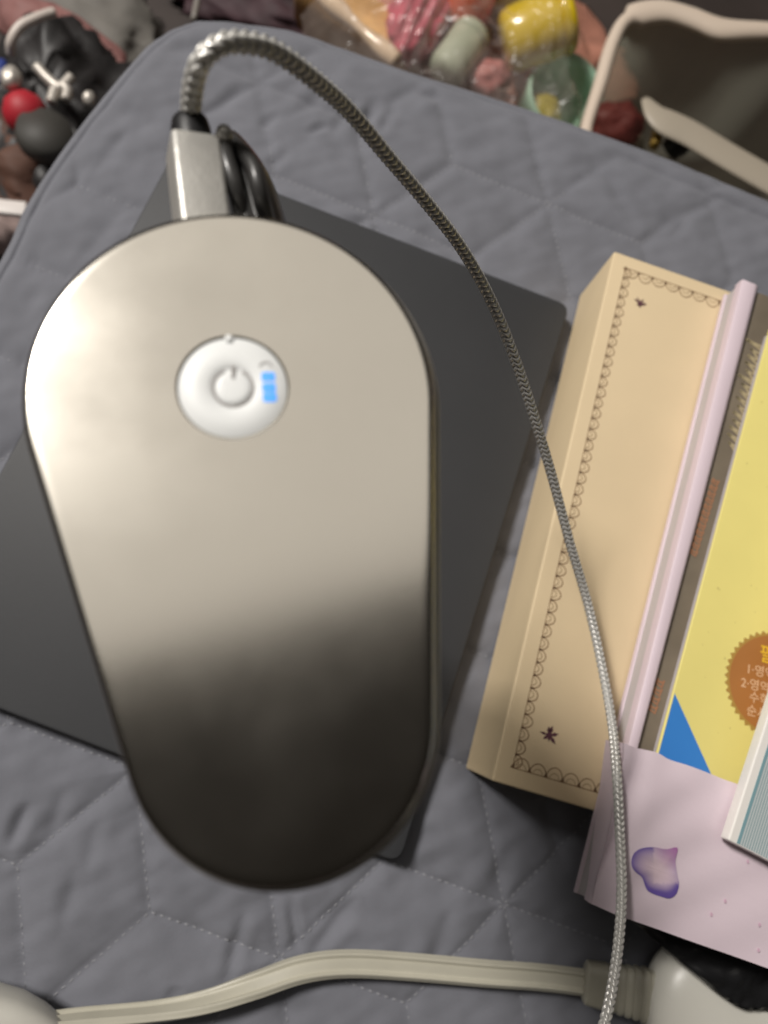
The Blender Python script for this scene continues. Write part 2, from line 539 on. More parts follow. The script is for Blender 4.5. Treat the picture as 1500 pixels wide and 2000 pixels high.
# lower body, a touch wider, seen as a second rim
rings = []
sh = (0.0005, -0.0002); GW = 0.0008
for s in range(0, 6):
    a = math.pi / 2 * s / 5
    rings.append((teardrop(GW - 0.0014 * (1 - math.cos(a)), sh=sh), DZ - 0.0032 + 0.0012 * math.sin(a)))
rings.insert(0, (teardrop(GW, sh=sh), DZ - 0.0135)); rings.insert(0, (teardrop(-0.004, sh=sh), DZ - 0.0165))
v = [(p.x, p.y, z) for r, z in rings for p in r]
obj('side_band', v, grid_faces(len(rings), nn, True, True), M['metal_side'], lamp, angle=40)
# button disc: dish, cap, symbol, lights
b3 = Vector((bc.x, bc.y, DZ - 0.0014))
k = RD
prof = [(k * .999, 0), (k * .995, .0009), (k * .97, .00115), (k * .6, .0012), (k * .47, .00117), (k * .43, .00104), (k * .40, .00086), (k * .37, .0008), (.0001, .0008)]
v, f = lathe(b3, prof, 64)
disc = obj('button_disc', v, f, M['disc'], lamp)
v, f = lathe(b3 + Vector((0, 0, .00078)), [(k * .33, 0), (k * .325, .0001), (k * .29, .00028), (k * .2, .00034), (.0001, .00036)], 48)
obj('power_button', v, f, M['disc'], disc)
ic = Acc()
arc = []
for s in range(41):
    a = math.radians(90 + 26 + (360 - 52) * s / 40)
    arc.append(b3 + Vector((math.cos(a) * k * .365, math.sin(a) * k * .365, .00090)))
ic.add(ribbon(arc, k * .055))
ic.add(ribbon([b3 + Vector((0, k * .42, .00125)), b3 + Vector((0, k * .30, .00121)), b3 + Vector((0.0, k * .17, .00121))], k * .07))
obj('power_symbol', ic.v, ic.f, M['icon'], disc, smooth=False)
for q, py in enumerate((736, 757, 776)):
    c = W(524 + q * 1.5, py, DZ - .0002)
    v, f = rbox((c.x, c.y, DZ - 0.00022), (0.0021, 0.00152, 0.00025), 0.0004, rot=0.05)
    obj('battery_light', v, f, M['led'], disc)['label'] = 'lit blue battery level light'
c = W(519, 717, DZ - .0002)
a_ = [c + Vector((math.cos(t) * .0009, math.sin(t) * .0008, 0.0001)) for t in np.linspace(0.0, math.pi, 14)]
v, f = ribbon(a_, .00022)
obj('battery_outline', v, f, M['icon'], disc, smooth=False)
c = W(447, 661, DZ)
v, f = lathe(c + Vector((0, 0, -.0002)), [(.0007, 0), (.0006, .00025), (.0001, .0003)], 14)
obj('disc_tab', v, f, M['disc'], disc)
# stem and foot under the head
sx, sy = lamp.location.x, lamp.location.y
v, f = lathe((sx, sy, TZ), [(.030, 0), (.030, .0025), (.029, .004), (.011, .0055), (.009, .012), (.0075, .10), (.0075, DZ - .0166 - TZ)], 40)
obj('stem', v, f, M['gloss'], lamp, angle=40)
# glossy black hinge behind the head, beside the plug
HZ = DZ - 0.013
def hinge_pt(px, py, dz): return W(px, py, HZ + dz)
rows = []
outl = [((432, 250), (446, 244)), ((430, 262), (470, 262)), ((432, 290), (496, 290)), ((436, 320), (519, 322)), ((442, 350), (536, 355)), ((448, 385), (550, 392)), ((456, 425), (562, 430)), ((470, 470), (570, 470))]
hv = []
ncol = 22
for i, (a, b) in enumerate(outl):
    for j in range(ncol):
        t = j / (ncol - 1)
        px = a[0] + (b[0] - a[0]) * t; py = a[1] + (b[1] - a[1]) * t
        wdt = (b[0] - a[0]) / 100
        z = math.sin(math.pi * min(1, t * .85 + .15)) * 0.007 * wdt + 0.0016 * math.cos(t * 4.2 * math.pi) * wdt - (0.012 * t * t) * wdt
        hv.append(hinge_pt(px, py, z))
rows_n = len(outl)
top = rows_n * ncol
for q in range(top): hv.append(Vector(hv[q]) + Vector((0, 0, -0.007)))
hf = [(a, d, c, b) for a, b, c, d in grid_faces(rows_n, ncol, False)] + grid_faces(rows_n, ncol, False, False, top)
for i in range(rows_n - 1):
    for j in (0, ncol - 1):
        a = i * ncol + j; hf.append((a, a + ncol, a + ncol + top, a + top))
for j in range(ncol - 1):
    for i in (0, rows_n - 1):
        a = i * ncol + j; hf.append((a, a + 1, a + 1 + top, a + top))
ho = obj('hinge', hv, hf, M['gloss'], lamp, angle=60)
md = ho.modifiers.new('smooth', 'SUBSURF'); md.levels = 2; md.render_levels = 2
for (p0, p1, p2, r) in (((438, 262), (440, 300), (478, 430), .0018), ((452, 275), (492, 320), (522, 430), .0017)):
    v, f = tube([hinge_pt(*p0, .003), hinge_pt(*p1, .0065), hinge_pt((p1[0] + p2[0]) / 2, (p1[1] + p2[1]) / 2, .0062), hinge_pt(*p2, .002)], r * .85, 12, 30)
    obj('hinge_rib', v, f, M['gloss'], lamp)
# added bright ball standing in for a glint on the hinge
v, f = lathe(hinge_pt(438, 262, .0075), [(.0001, -.0016), (.0012, -.0011), (.0016, 0), (.0012, .0011), (.0001, .0016)], 20)
obj('hinge_glint', v, f, M['plug_metal'], lamp)

# ------------------------------------------------------------------ braided charging cable
cb = thing('charging_cable', W(374, 330, DZ - .008), 'silver braided charging cable plugged into the top of the lamp', 'cable')
PZ = DZ - 0.0035
# plug shell: rolled rounded bar from the head outward
pa = W(398, 470, PZ - .004); pb = W(376, 288, PZ - .0042)
ax = (pb - pa).normalized()
side = ax.cross(Vector((0, 0, 1))).normalized(); upn = side.cross(ax)
roll = math.radians(-15)
s2 = side * math.cos(roll) + upn * math.sin(roll); u2 = -side * math.sin(roll) + upn * math.cos(roll)
hw, hh, ch = 0.0043, 0.0042, 0.0010
sec = []
for cxs, cys, a0 in ((1, 1, 0), (-1, 1, 90), (-1, -1, 180), (1, -1, 270)):
    for s in range(5):
        a = math.radians(a0 + 90 * s / 4)
        sec.append((cxs * (hw - ch) + ch * math.cos(a), cys * (hh - ch) + ch * math.sin(a)))
v = []
LP = (pb - pa).length
for t, k in ((0, 1), (.02, 1), (.5, 1), (.97, .985), (.99, .96), (1, .90)):
    for x, y in sec: v.append(pa + ax * LP * t + s2 * x * k + u2 * y * k)
f = grid_faces(6, len(sec), True, True)
obj('plug_shell', v, [tuple(reversed(q)) for q in f], M['plug_metal'], cb, angle=50)
q0 = pb + u2 * .0004
rim = []
for t, r in ((-.0010, .0034), (.0005, .0035), (.0032, .0035), (.0048, .0032), (.0056, .0026), (.0058, .0001)):
    for j in range(28):
        a = 2 * math.pi * j / 28
        rim.append(q0 + ax * t + s2 * r * math.cos(a) + u2 * r * math.sin(a))
obj('strain_relief', rim, [tuple(reversed(q)) for q in grid_faces(6, 28, True, True)], M['rubber'], cb)
bstart = q0 + ax * .0050
CR = 0.0019
BOXT = 0.040
path = [bstart, WD(377, 168, .1225), WD(394, 118, .1182), WD(432, 87, .1182), WD(478, 83, .1208), WD(535, 99, .1255), WD(602, 146, .134), WD(682, 217, .149),
        WD(762, 311, .166), WD(842, 406, .184), WD(905, 490, .200), WD(960, 590, .216), WD(1005, 700, .231), WD(1045, 820, .246), WD(1078, 930, .2595),
        WD(1113, 1060, .272), W(1148, 1180, .0570), W(1177, 1310, .0550), W(1196, 1420, .0600), W(1205, 1520, .0702), W(1211, 1640, .0705),
        W(1214, 1740, .0735), W(1209, 1830, .078), W(1197, 1920, .083), W(1180, 2000, .088), W(1150, 2090, .086), W(1080, 2260, .05), W(980, 2420, .006), W(880, 2500, .004)]
_, Ltot = resample([tuple(p) for p in path], 50)
PITCH = 0.0020
NS = int(Ltot / PITCH * 7)
C, _ = resample([tuple(p) for p in path], NS)
T, N, B = frames(C, up=(0, 0, 1))
SEG = 36
th = np.linspace(0, 2 * math.pi, SEG, endpoint=False)
s_ = np.linspace(0, Ltot, NS)
tri = np.abs(((th * 3 / (2 * math.pi)) % 1) * 2 - 1)       # 3 V columns round the sleeve
ph = (s_[:, None] / PITCH + 0.85 * tri[None, :])
wav = np.abs(np.sin(math.pi * ph)) ** 0.7
colg = np.minimum(tri, 1 - tri) * 2                        # 0 at the column seams
rr = CR * (0.60 + 0.40 * wav * (0.55 + 0.45 * np.sqrt(np.clip(colg, 0, 1))))
tw = s_ * 4.0
ca = np.cos(th[None, :] + tw[:, None] * 0 + 0.35); sa = np.sin(th[None, :] + 0.35)
V = C[:, None, :] + rr[:, :, None] * (ca[:, :, None] * N[:, None, :] + sa[:, :, None] * B[:, None, :])
obj('braided_sleeve', [tuple(p) for p in V.reshape(-1, 3)], grid_faces(NS, SEG, True, True), M['braid'], cb)

# ------------------------------------------------------------------ tan box with lace print
bx = thing('gift_box', W(1180, 1020, 0), 'tan cardboard box with a brown scalloped lace border, under the cable', 'box')
tl, bl = W(1200, 490, BOXT), W(960, 1525, BOXT)
lng = (bl - tl); dlen = lng.length; ld = lng.normalized(); wd = Vector((-ld.y, ld.x, 0))
if wd.x < 0: wd = -wd
BW = 0.068
quad = [tl, bl, bl + wd * BW, tl + wd * BW]
# lid with base slightly inside
pc = [(p.x, p.y) for p in quad]
cxy = Vector((sum(p[0] for p in pc) / 4, sum(p[1] for p in pc) / 4))
v, f = prism(round_poly(pc, 0.0012, 3), 0.0005, BOXT, 0.0009)
obj('carton', v, f, M['box'], bx, angle=35)
# lace print
def BP(a, b, dz=0.00012): return tl + ld * a + wd * b + Vector((0, 0, dz))
ins = 0.0068
lace = Acc()
lace.add(ribbon([BP(ins, ins), BP(dlen - ins, ins)], .00028))
lace.add(ribbon([BP(ins, ins), BP(ins, BW - ins)], .00034))
lace.add(ribbon([BP(dlen - ins, ins), BP(dlen - ins, BW - ins)], .00034))
lace.add(ribbon([BP(ins, BW - ins), BP(dlen - ins, BW - ins)], .00028))
def scallops(p0, p1, nrm, pitch, dep, w):
    L = (p1 - p0).length; n = max(1, round(L / pitch)); t = (p1 - p0) / L; pt = L / n
    for i in range(n):
        a = p0 + t * pt * i; j = random.uniform(.9, 1.1)
        lace.add(ribbon([a + t * pt * (0.5 - 0.5 * math.cos(q)) + nrm * dep * j * math.sin(q) for q in np.linspace(0, math.pi, 13)], w))
        lace.add(ribbon([a + t * pt * (0.5 - 0.28 * math.cos(q)) + nrm * dep * .52 * j * math.sin(q) + Vector((0, 0, .00003)) for q in np.linspace(0, math.pi, 9)], w * .55))
        lace.add(([a + t * pt * -.16, a + t * pt * .16, a + nrm * dep * .42], [(0, 1, 2)]))
scallops(BP(ins, ins, .00016), BP(dlen - ins, ins, .00016), wd, .0052, .0036, .00042)
scallops(BP(ins, ins, .0002), BP(ins, BW - ins, .0002), ld, .0068, .0042, .00034)
scallops(BP(dlen - ins, ins, .0002), BP(dlen - ins, BW - ins, .0002), -ld, .0068, .0042, .00036)
obj('lace_print', lace.v, lace.f, M['ink'], bx, smooth=False)
for (px, py, s, sd) in ((1250, 592, .0035, 1), (1073, 1436, .0042, 5)):
    rnd = random.Random(sd); c = W(px, py, BOXT + .0002); fl = Acc()
    for i in range(7):
        a = 2 * math.pi * i / 7 + rnd.uniform(-.25, .25); L = s * rnd.uniform(.6, 1.05)
        d = Vector((math.cos(a), math.sin(a), 0)); n = Vector((-d.y, d.x, 0)) * s * rnd.uniform(.1, .2)
        fl.add(([c, c + d * L * .55 + n, c + d * L, c + d * L * .55 - n], [(0, 3, 2, 1)]))
    fl.add(([c + Vector((math.cos(q), math.sin(q), 0)) * s * .3 + Vector((0, 0, .00004)) for q in np.linspace(0, 2 * math.pi, 12, endpoint=False)], [tuple(range(12))]))
    obj('flower_print', fl.v, fl.f, M['ink2'], bx, smooth=False)

# ------------------------------------------------------------------ lavender sleeve lying half on the box
LZ0, LZ = BOXT + .0012, 0.056
sl = thing('lavender_sleeve', W(1320, 1500, LZ0), 'lavender card sleeve with a purple petal print, lying over the tan box', 'sleeve')
a0, a1 = W(1450, 545, LZ), W(1152, 1764, LZ)
sd = (a1 - a0).normalized(); sw = Vector((-sd.y, sd.x, 0))
if sw.x < 0: sw = -sw
SL = (a1 - a0).length
a0 = a1 - sd * SL
def SP(a, b, z): p = a0 + sd * a + sw * b; return Vector((p.x, p.y, z))
WID = 0.17
def slab(a_0, a_1, b_0, b_1, z0, z1, bev=.0006, r=0):
    pl = ccw([tuple(SP(a, b, 0).xy) for a, b in ((a_0, b_0), (a_1, b_0), (a_1, b_1), (a_0, b_1))])
    if r: pl = round_poly(pl, r, 3)
    return prism(pl, z0, z1, bev)
# bottom board, side walls of pages, ridge along the left edge
obj('back_board', *slab(0, SL, 0, WID, LZ0, LZ0 + .0022), M['lav'], sl, angle=40)
obj('page_edge', *slab(.001, SL - .0006, .0007, WID - .002, LZ0 + .0022, LZ - .0050, 0), M['pages'], sl, smooth=False)
# ridge: rounded fold running along the left edge, turning down into the cover
FA = None
e0 = W(1222, 1452, .062)
FA = (e0 - a0).dot(sd)                       # where the pocket flap starts
prof = [(0, LZ - .0050), (0, LZ - .0012), (.0003, LZ - .0003), (.0010, LZ), (.0062, LZ), (.0074, LZ - .0003), (.0086, LZ - .0013), (.0092, LZ - .0028), (.0095, LZ - .0049)]
v = []
for a, k in ((0, 1.0), (FA * .5, .78), (FA, .52), (FA + .02, .5), (SL, .5)):
    for b, z in prof: v.append(SP(a, b * k, z))
obj('fold', v, [tuple(q) for q in grid_faces(5, len(prof), True, True)], M['lav'], sl, angle=40)
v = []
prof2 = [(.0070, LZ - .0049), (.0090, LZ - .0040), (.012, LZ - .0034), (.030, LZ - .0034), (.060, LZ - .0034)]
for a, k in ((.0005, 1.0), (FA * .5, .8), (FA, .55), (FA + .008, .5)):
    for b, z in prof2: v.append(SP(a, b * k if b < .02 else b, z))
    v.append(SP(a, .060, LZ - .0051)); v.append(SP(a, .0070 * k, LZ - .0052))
obj('shaded_cover', v, grid_faces(4, 7, True, True), M['taupe'], sl, angle=40)['label'] = 'lavender cover strip with shade painted in as brown, and pale handwriting'
# pale handwriting and orange marks along the strip with painted-in shade
def strip_pt(px, py): 
    p = W(px, py, LZ - .0034); return Vector((p.x, p.y, LZ - .0032))
scr = Acc(); rnd = random.Random(3)
A_, B_ = strip_pt(1478, 668), strip_pt(1428, 878)
td = (B_ - A_); tl_ = td.length; td.normalize(); tn = Vector((-td.y, td.x, 0))
pts_ = []
nl = 15
for i in range(nl * 14):
    t = i / (nl * 14 - 1)
    amp = .0026 * (1.5 if int(t * nl) in (0, 5, 12) else rnd.choice((.8, .8, .95)) if i % 14 == 0 else 1)
    pts_.append(A_ + td * (t * tl_ + .0011 * math.sin(2 * math.pi * nl * t * 1.0 + 1.2)) + tn * (amp * math.cos(2 * math.pi * nl * t) * (1 + .3 * math.sin(t * 37))))
scr.add(ribbon(pts_, .0009))
obj('handwriting', scr.v, scr.f, M['gold'], sl, smooth=False)
for (x0, y0, x1, y1, w) in ((1398, 935, 1352, 1085, .0030), (1290, 1325, 1272, 1392, .0032)):
    p, q = strip_pt(x0, y0), strip_pt(x1, y1); mk = Acc()
    d = (q - p).normalized(); n = Vector((-d.y, d.x, 0)); L = (q - p).length
    k = int(L / .0028)
    for i in range(k):
        c = p + d * (i + .5) * L / k; l = L / k * .42
        z = Vector((0, 0, .00004))
        mk.add(ribbon([c - d * l + n * w * .5 + z, c + d * l + n * w * .4 + z, c + d * l * .4 - n * w * .5 + z, c - d * l - n * w * .3 + z], .0008))
        mk.add(ribbon([c - d * l * .3 + n * w * .5, c - d * l * .2 - n * w * .5], .0007))
    obj('orange_lettering', mk.v, mk.f, M['orange'], sl, smooth=False)
# pocket flap at the bottom: raised panel with torn wavy lip
FZ = 0.0675
lipx = [(1222, 1452), (1245, 1461), (1285, 1470), (1310, 1484), (1345, 1495), (1385, 1510), (1420, 1524), (1446, 1533), (1500, 1556), (1580, 1585)]
lip = [W(x, y, FZ) for x, y in lipx]
lip = [Vector((p[0], p[1], 0)) for p in resample([tuple(p) for p in lip], 40)[0]]
fv = []
nL = len(lip)
b_first = (lip[0] - a0).dot(sw); 
rowsN = 12
bot = []
for i, p in enumerate(lip):
    b = (p - a0).dot(sw)
    t = i / (nL - 1)
    bot.append((SL, b * t + 0.0006 * (1 - t)))
layers = []
for r in range(rowsN + 1):
    t = r / rowsN
    for i, p in enumerate(lip):
        a = (p - a0).dot(sd); b = (p - a0).dot(sw)
        A = a + (SL - a) * t; Bq = b + (bot[i][1] - b) * t
        u_ = i / (nL - 1)
        z = FZ - (FZ - LZ) * 0.55 * t ** 1.5 * (1) - .0050 * math.exp(-(Bq / .004) ** 2) * (0.3 + .7 * t) + .0003 * math.sin(i * .5 + r)
        if r == 0: z -= .0008
        fv.append(SP(A, Bq, z))
ff = grid_faces(rowsN + 1, nL, False)
top = len(fv)
for q in range(top): fv.append(Vector(fv[q]) - Vector((0, 0, .0011)))
ff += [tuple(reversed([i + top for i in q])) for q in grid_faces(rowsN + 1, nL, False)]
def rim_faces(idx):
    for a, b in zip(idx[:-1], idx[1:]): ff.append((a, b, b + top, a + top))
rim_faces(list(range(nL))); rim_faces([rowsN * nL + i for i in range(nL)])
rim_faces([r * nL for r in range(rowsN + 1)]); rim_faces([r * nL + nL - 1 for r in range(rowsN + 1)])
flap = obj('pocket_flap', fv, ff, M['lav'], sl, angle=50)
# walls that carry the flap along the left and bottom edges
wv = []
for r in range(rowsN + 1):
    p = Vector(fv[r * nL]); wv += [p - Vector((0, 0, .0006)), Vector((p.x, p.y, LZ - .0051))]
for i in range(1, nL):
    p = Vector(fv[rowsN * nL + i]); wv += [p - Vector((0, 0, .0006)), Vector((p.x, p.y, LZ - .0051))]
obj('flap_wall', wv, [(2 * i, 2 * i + 1, 2 * i + 3, 2 * i + 2) for i in range(len(wv) // 2 - 1)], M['lav'], sl, angle=40)

FV = np.array([tuple(q) for q in fv[:top]])
def flap_z(x, y):
    d = (FV[:, 0] - x) ** 2 + (FV[:, 1] - y) ** 2
    i = np.argsort(d)[:8]; w = np.exp(-d[i] / 1.2e-5) + 1e-9
    return float((FV[i, 2] * w).sum() / w.sum())
# petal print
pet = [(1322, 1655), (1318, 1680), (1321, 1705), (1325, 1726), (1319, 1746), (1306, 1754), (1289, 1750), (1274, 1745), (1263, 1738), (1258, 1727), (1253, 1713), (1242, 1704), (1234, 1694), (1232, 1679), (1239, 1664), (1254, 1656), (1276, 1654), (1300, 1658)]
pw = resample([(x, y, 0) for x, y in pet], 64, True)[0][:, :2]
cpx = np.array([1284, 1697])
pv, pcs, pf = [], [], []
RN = 14
for r in range(RN + 1):
    t = r / RN
    for i, p in enumerate(pw):
        x, y = cpx + (p - cpx) * max(t, .01)
        q = W(x, y, .064)
        zz = flap_z(q.x, q.y)
        q = W(x, y, zz); pv.append((q.x, q.y, zz + .00045))
        pale = np.array([.72, .56, .62]); pur = np.array([.13, .085, .33]); mag = np.array([.40, .15, .38])
        corner = max(0, 1 - math.hypot(x - 1322, y - 1655) / 48)
        edge = t ** 2.0 * (1.0 if (x < 1275 or y > 1725) else .45)
        edge = min(1, edge + max(0, (y - 1718) / 60) * t)
        c = pale * (1 - edge) + pur * edge
        c = c * (1 - corner) + mag * corner
        n_ = noise.noise(Vector((x * .05, y * .05, 2))) * .12
        pcs.append(tuple(np.clip(c * (1 + n_), 0, 1)))
for r in range(RN):
    for i in range(64): pf.append((r * 64 + i, r * 64 + (i + 1) % 64, (r + 1) * 64 + (i + 1) % 64, (r + 1) * 64 + i))
obj('petal_print', pv, pf, attr_mat('petal_ink', .5), flap, cols=pcs)
# pink specks on the flap
sp = Acc()
for px, py in ((1415, 1759), (1459, 1682), (1482, 1805), (1480, 1855), (1388, 1785)):
    q = W(px, py, .063); z = flap_z(q.x, q.y); q = W(px, py, z)
    sp.add(([q + Vector((math.cos(t) * .0005, math.sin(t) * .0007, .0005)) for t in np.linspace(0, 6.28, 8, endpoint=False)], [tuple(range(8))]))
obj('pink_speck', sp.v, sp.f, mat('pink_ink', (.60, .40, .50), .6), flap, smooth=False)

# ------------------------------------------------------------------ yellow book in the pocket
YZ0, YZ = LZ - .0032, 0.0580
yb = thing('yellow_book', W(1420, 1300, YZ0), 'yellow book with blue corner and brown seal tucked into the lavender sleeve', 'book')
y0, y1 = W(1500, 655, YZ), W(1289, 1447, YZ)
yd = (y1 - y0).normalized(); yw = Vector((-yd.y, yd.x, 0)); yw = -yw if yw.x < 0 else yw
y1 = y1 + yd * .012; y0 = y0 - yd * .004
YL = (y1 - y0).length
def YP(a, b, z): p = y0 + yd * a + yw * b; return Vector((p.x, p.y, z))
def yslab(i0, i1, j0, j1, z0, z1, bev, r=.001):
    return prism(round_poly([tuple(YP(a, b, 0).xy) for a, b in ((i0, j0), (i1, j0), (i1, j1), (i0, j1))], r, 3), z0, z1, bev)
obj('pages', *yslab(.001, YL - .001, .0012, .129, YZ0, YZ - .0008, 0), M['pages'], yb, smooth=False)
obj('cover', *yslab(0, YL, 0, .13, YZ - .0008, YZ, .0004), M['yellow'], yb, angle=40)
tri_px = [(1312, 1354), (1385, 1506), (1385, 1540), (1270, 1500)]
tv = [W(1313, 1352, YZ), W(1392, 1519, YZ), YP(YL - .0008, .020, YZ), YP(YL - .0008, .0007, YZ), YP(YL - .028, .0007, YZ)]
a_ = (tv[0] - y0).dot(yd); tv[0] = YP(a_, .0007, YZ); tv = tv[:4]
tz = YZ + .00012
obj('blue_corner', [(p.x, p.y, tz) for p in tv], [(3, 2, 1, 0)] if False else [(0, 1, 2, 3)], M['blue'], yb, smooth=False)
sc_ = W(1512, 1337, YZ)
sr = (W(1415, 1337, YZ) - sc_).length
n = 88
rim_ = [(sc_.x + math.cos(2 * math.pi * i / n) * sr * (1 if i % 2 else .93), sc_.y + math.sin(2 * math.pi * i / n) * sr * (1 if i % 2 else .93), YZ + .00012) for i in range(n)]
obj('seal_border', rim_, [tuple(range(n))], M['seal_edge'], yb, smooth=False)
obj('seal', [(sc_.x + math.cos(2 * math.pi * i / 60) * sr * .90, sc_.y + math.sin(2 * math.pi * i / 60) * sr * .90, YZ + .00022) for i in range(60)], [tuple(range(60))], M['seal'], yb, smooth=False)
rotz = math.radians(-14)
for body, px, py, sz, mm in (('1·영역', 1456, 1306, .0047, 'seal_text'), ('2·영역', 1446, 1333, .0047, 'seal_text'), ('수학', 1462, 1361, .0047, 'seal_text'), ('순서', 1457, 1387, .0047, 'seal_text'), ('필', 1482, 1277, .0075, 'seal_gold')):
    q = W(px, py, YZ)
    text_obj('seal_lettering', body, sz, M[mm], yb, (q.x, q.y), rotz, YZ + .0003)
fl = Acc(); rnd = random.Random(11)
for i in range(40):
    a, b = rnd.uniform(.02, YL - .02), rnd.uniform(.002, .05); r = rnd.uniform(.00015, .0004)
    c = YP(a, b, YZ + .00012)
    if (c.xy - sc_.xy).length < sr + .001: continue
    fl.add(([c + Vector((math.cos(t) * r, math.sin(t) * r * 1.3, 0)) for t in np.linspace(0, 6.28, 7, endpoint=False)], [tuple(range(7))]))
obj('cover_flecks', fl.v, fl.f, M['fleck'], yb, smooth=False)['kind'] = 'stuff'

# ------------------------------------------------------------------ pale blue striped book on top at the right
SZ0, SZ = 0.0690, 0.0735
sb = thing('striped_book', W(1480, 1600, SZ0), 'white-edged book with a fine pale blue striped cover resting on the yellow book', 'book')
s0, s1 = W(1500, 1398, SZ), W(1422, 1641, SZ)
dd = (s1 - s0).normalized(); dw = Vector((-dd.y, dd.x, 0)); dw = -dw if dw.x < 0 else dw
SLn = .15
def TP(a, b, z): p = s1 - dd * a + dw * b; return Vector((p.x, p.y, z))
def tslab(a0_, a1_, b0, b1, z0, z1, bev, r=.0008):
    return prism(round_poly([tuple(TP(a, b, 0).xy) for a, b in ((a0_, b0), (a1_, b0), (a1_, b1), (a0_, b1))], r, 3), z0, z1, bev)
obj('board', *tslab(0, SLn, 0, .10, SZ0, SZ, .0006), M['white'], sb, angle=40)
obj('border_line', *tslab(.0005, SLn - .003, .0032, .0042, SZ, SZ + .00012, 0, .0001), M['teal'], sb, smooth=False)
mstr = mat('striped_paper', (.45, .52, .54), .5)
nt = mstr.node_tree
wv_ = nt.nodes.new('ShaderNodeTexWave'); wv_.inputs['Scale'].default_value = 330; wv_.inputs['Distortion'].default_value = .3
tcn = nt.nodes.new('ShaderNodeTexCoord'); mpn = nt.nodes.new('ShaderNodeMapping')
mpn.inputs['Rotation'].default_value = (0, 0, -math.atan2(dw.y, dw.x))
rmp = nt.nodes.new('ShaderNodeValToRGB')
rmp.color_ramp.elements[0].color = (.20, .31, .34, 1); rmp.color_ramp.elements[1].color = (.52, .55, .55, 1)
rmp.color_ramp.elements[0].position = .1; rmp.color_ramp.elements[1].position = .6
nt.links.new(tcn.outputs['Object'], mpn.inputs[0]); nt.links.new(mpn.outputs[0], wv_.inputs['Vector'])
nt.links.new(wv_.outputs['Fac'], rmp.inputs[0]); nt.links.new(rmp.outputs[0], nt.nodes['Principled BSDF'].inputs['Base Color'])
obj('striped_panel', *tslab(.0005, SLn - .003, .0042, .095, SZ, SZ + .0001, 0, .0001), mstr, sb, smooth=False)

# ------------------------------------------------------------------ black plastic bag under the sleeve
bgv, bgf = [], []
outl = [W(1225, 1792, .030), W(1300, 1858, .033), W(1380, 1920, .0345), W(1440, 1955, .035), W(1500, 1972, .035), W(1600, 1985, .035)]
crest = [W(1235, 1765, .034), W(1320, 1800, .038), W(1420, 1835, .0385), W(1520, 1870, .0385), W(1640, 1900, .0385)]
back = [W(1230, 1700, .004), W(1330, 1700, .010), W(1430, 1700, .012), W(1540, 1700, .012), W(1680, 1700, .012)]
n = 70
o_, c_, b_ = (resample([tuple(p) for p in q], n)[0] for q in (outl, crest, back))
lay = []
g_ = o_.copy(); g_[:, 2] -= .012; g_[:, 1] += .004
for i in range(34):
    t = i / 33
    if t < .12:
        k = t / .12; row = g_ * (1 - k) + o_ * k
    elif t < .6:
        k = (t - .12) / .48; row = o_ * (1 - k) + c_ * k; row[:, 2] += .002 * math.sin(math.pi * k)
    else:
        k = (t - .6) / .4; row = c_ * (1 - k) + b_ * k
    for j in range(n):
        p = Vector(row[j]); q = p * 90
        wgt = min(1, t / .15)
        d = .0030 * noise.noise(Vector((q.x * .7, q.y * 1.6, 1))) + .0018 * abs(noise.noise(q * 2.3))
        p.z += d * wgt; p.x += .0015 * noise.noise(q * 1.1) * (1 - .5 * wgt); p.y += .0022 * noise.noise(q * .8 + Vector((4, 0, 0))); p.z = max(p.z, .0006)
        if p.z > LZ0 - .001 : p.z = LZ0 - .001
        lay.append(tuple(p))
tag(obj('plastic_bag', lay, grid_faces(34, n, False), M['bag']), 'crumpled glossy black plastic bag under the lavender sleeve', 'bag')

# ------------------------------------------------------------------ cream power cord with socket end and plug
pcd = thing('power_cord', W(1200, 1930, .002), 'cream flat power cord with ribbed neck and rounded socket end', 'cord')
cp = [(60, 2003, .016, 76), (150, 1990, .012, 76), (300, 1976, .0085, 72), (400, 1957, .0075, 58), (500, 1924, .0068, 36), (590, 1893, .0060, 22), (680, 1882, .0055, 12), (800, 1888, .0055, 8), (950, 1901, .0060, 6), (1060, 1909, .0075, 5), (1165, 1922, .0105, 4)]
cc = [tuple(W(x, y, z)) + (tw_,) for x, y, z, tw_ in cp]
C, Lc = resample(cc, 150)
T, N, B = frames(C[:, :3], up=(0, 0, 1))
secp = []
half = 0.0049
for s in range(40):
    a = 2 * math.pi * s / 40
    x = half * math.copysign(abs(math.cos(a)) ** .6, math.cos(a))
    y = .0017 * math.copysign(abs(math.sin(a)) ** .5, math.sin(a)) * (1 + .62 * math.cos(x / half * math.pi * 3.0)) / 1.2
    secp.append((x, y))
cvv = []
for i in range(150):
    t_ = T[i]; up_ = np.array([0, 0, 1.0]); s_v = np.cross(up_, t_); s_v /= np.linalg.norm(s_v); n_v = np.cross(t_, s_v)
    a = math.radians(C[i, 3])
    sx_ = s_v * math.cos(a) - n_v * math.sin(a); nx_ = s_v * math.sin(a) + n_v * math.cos(a)
    for x, y in secp: cvv.append(C[i, :3] + sx_ * x + nx_ * y)
obj('flat_cord', cvv, grid_faces(150, 40, True, True), M['cable_cream'], pcd)
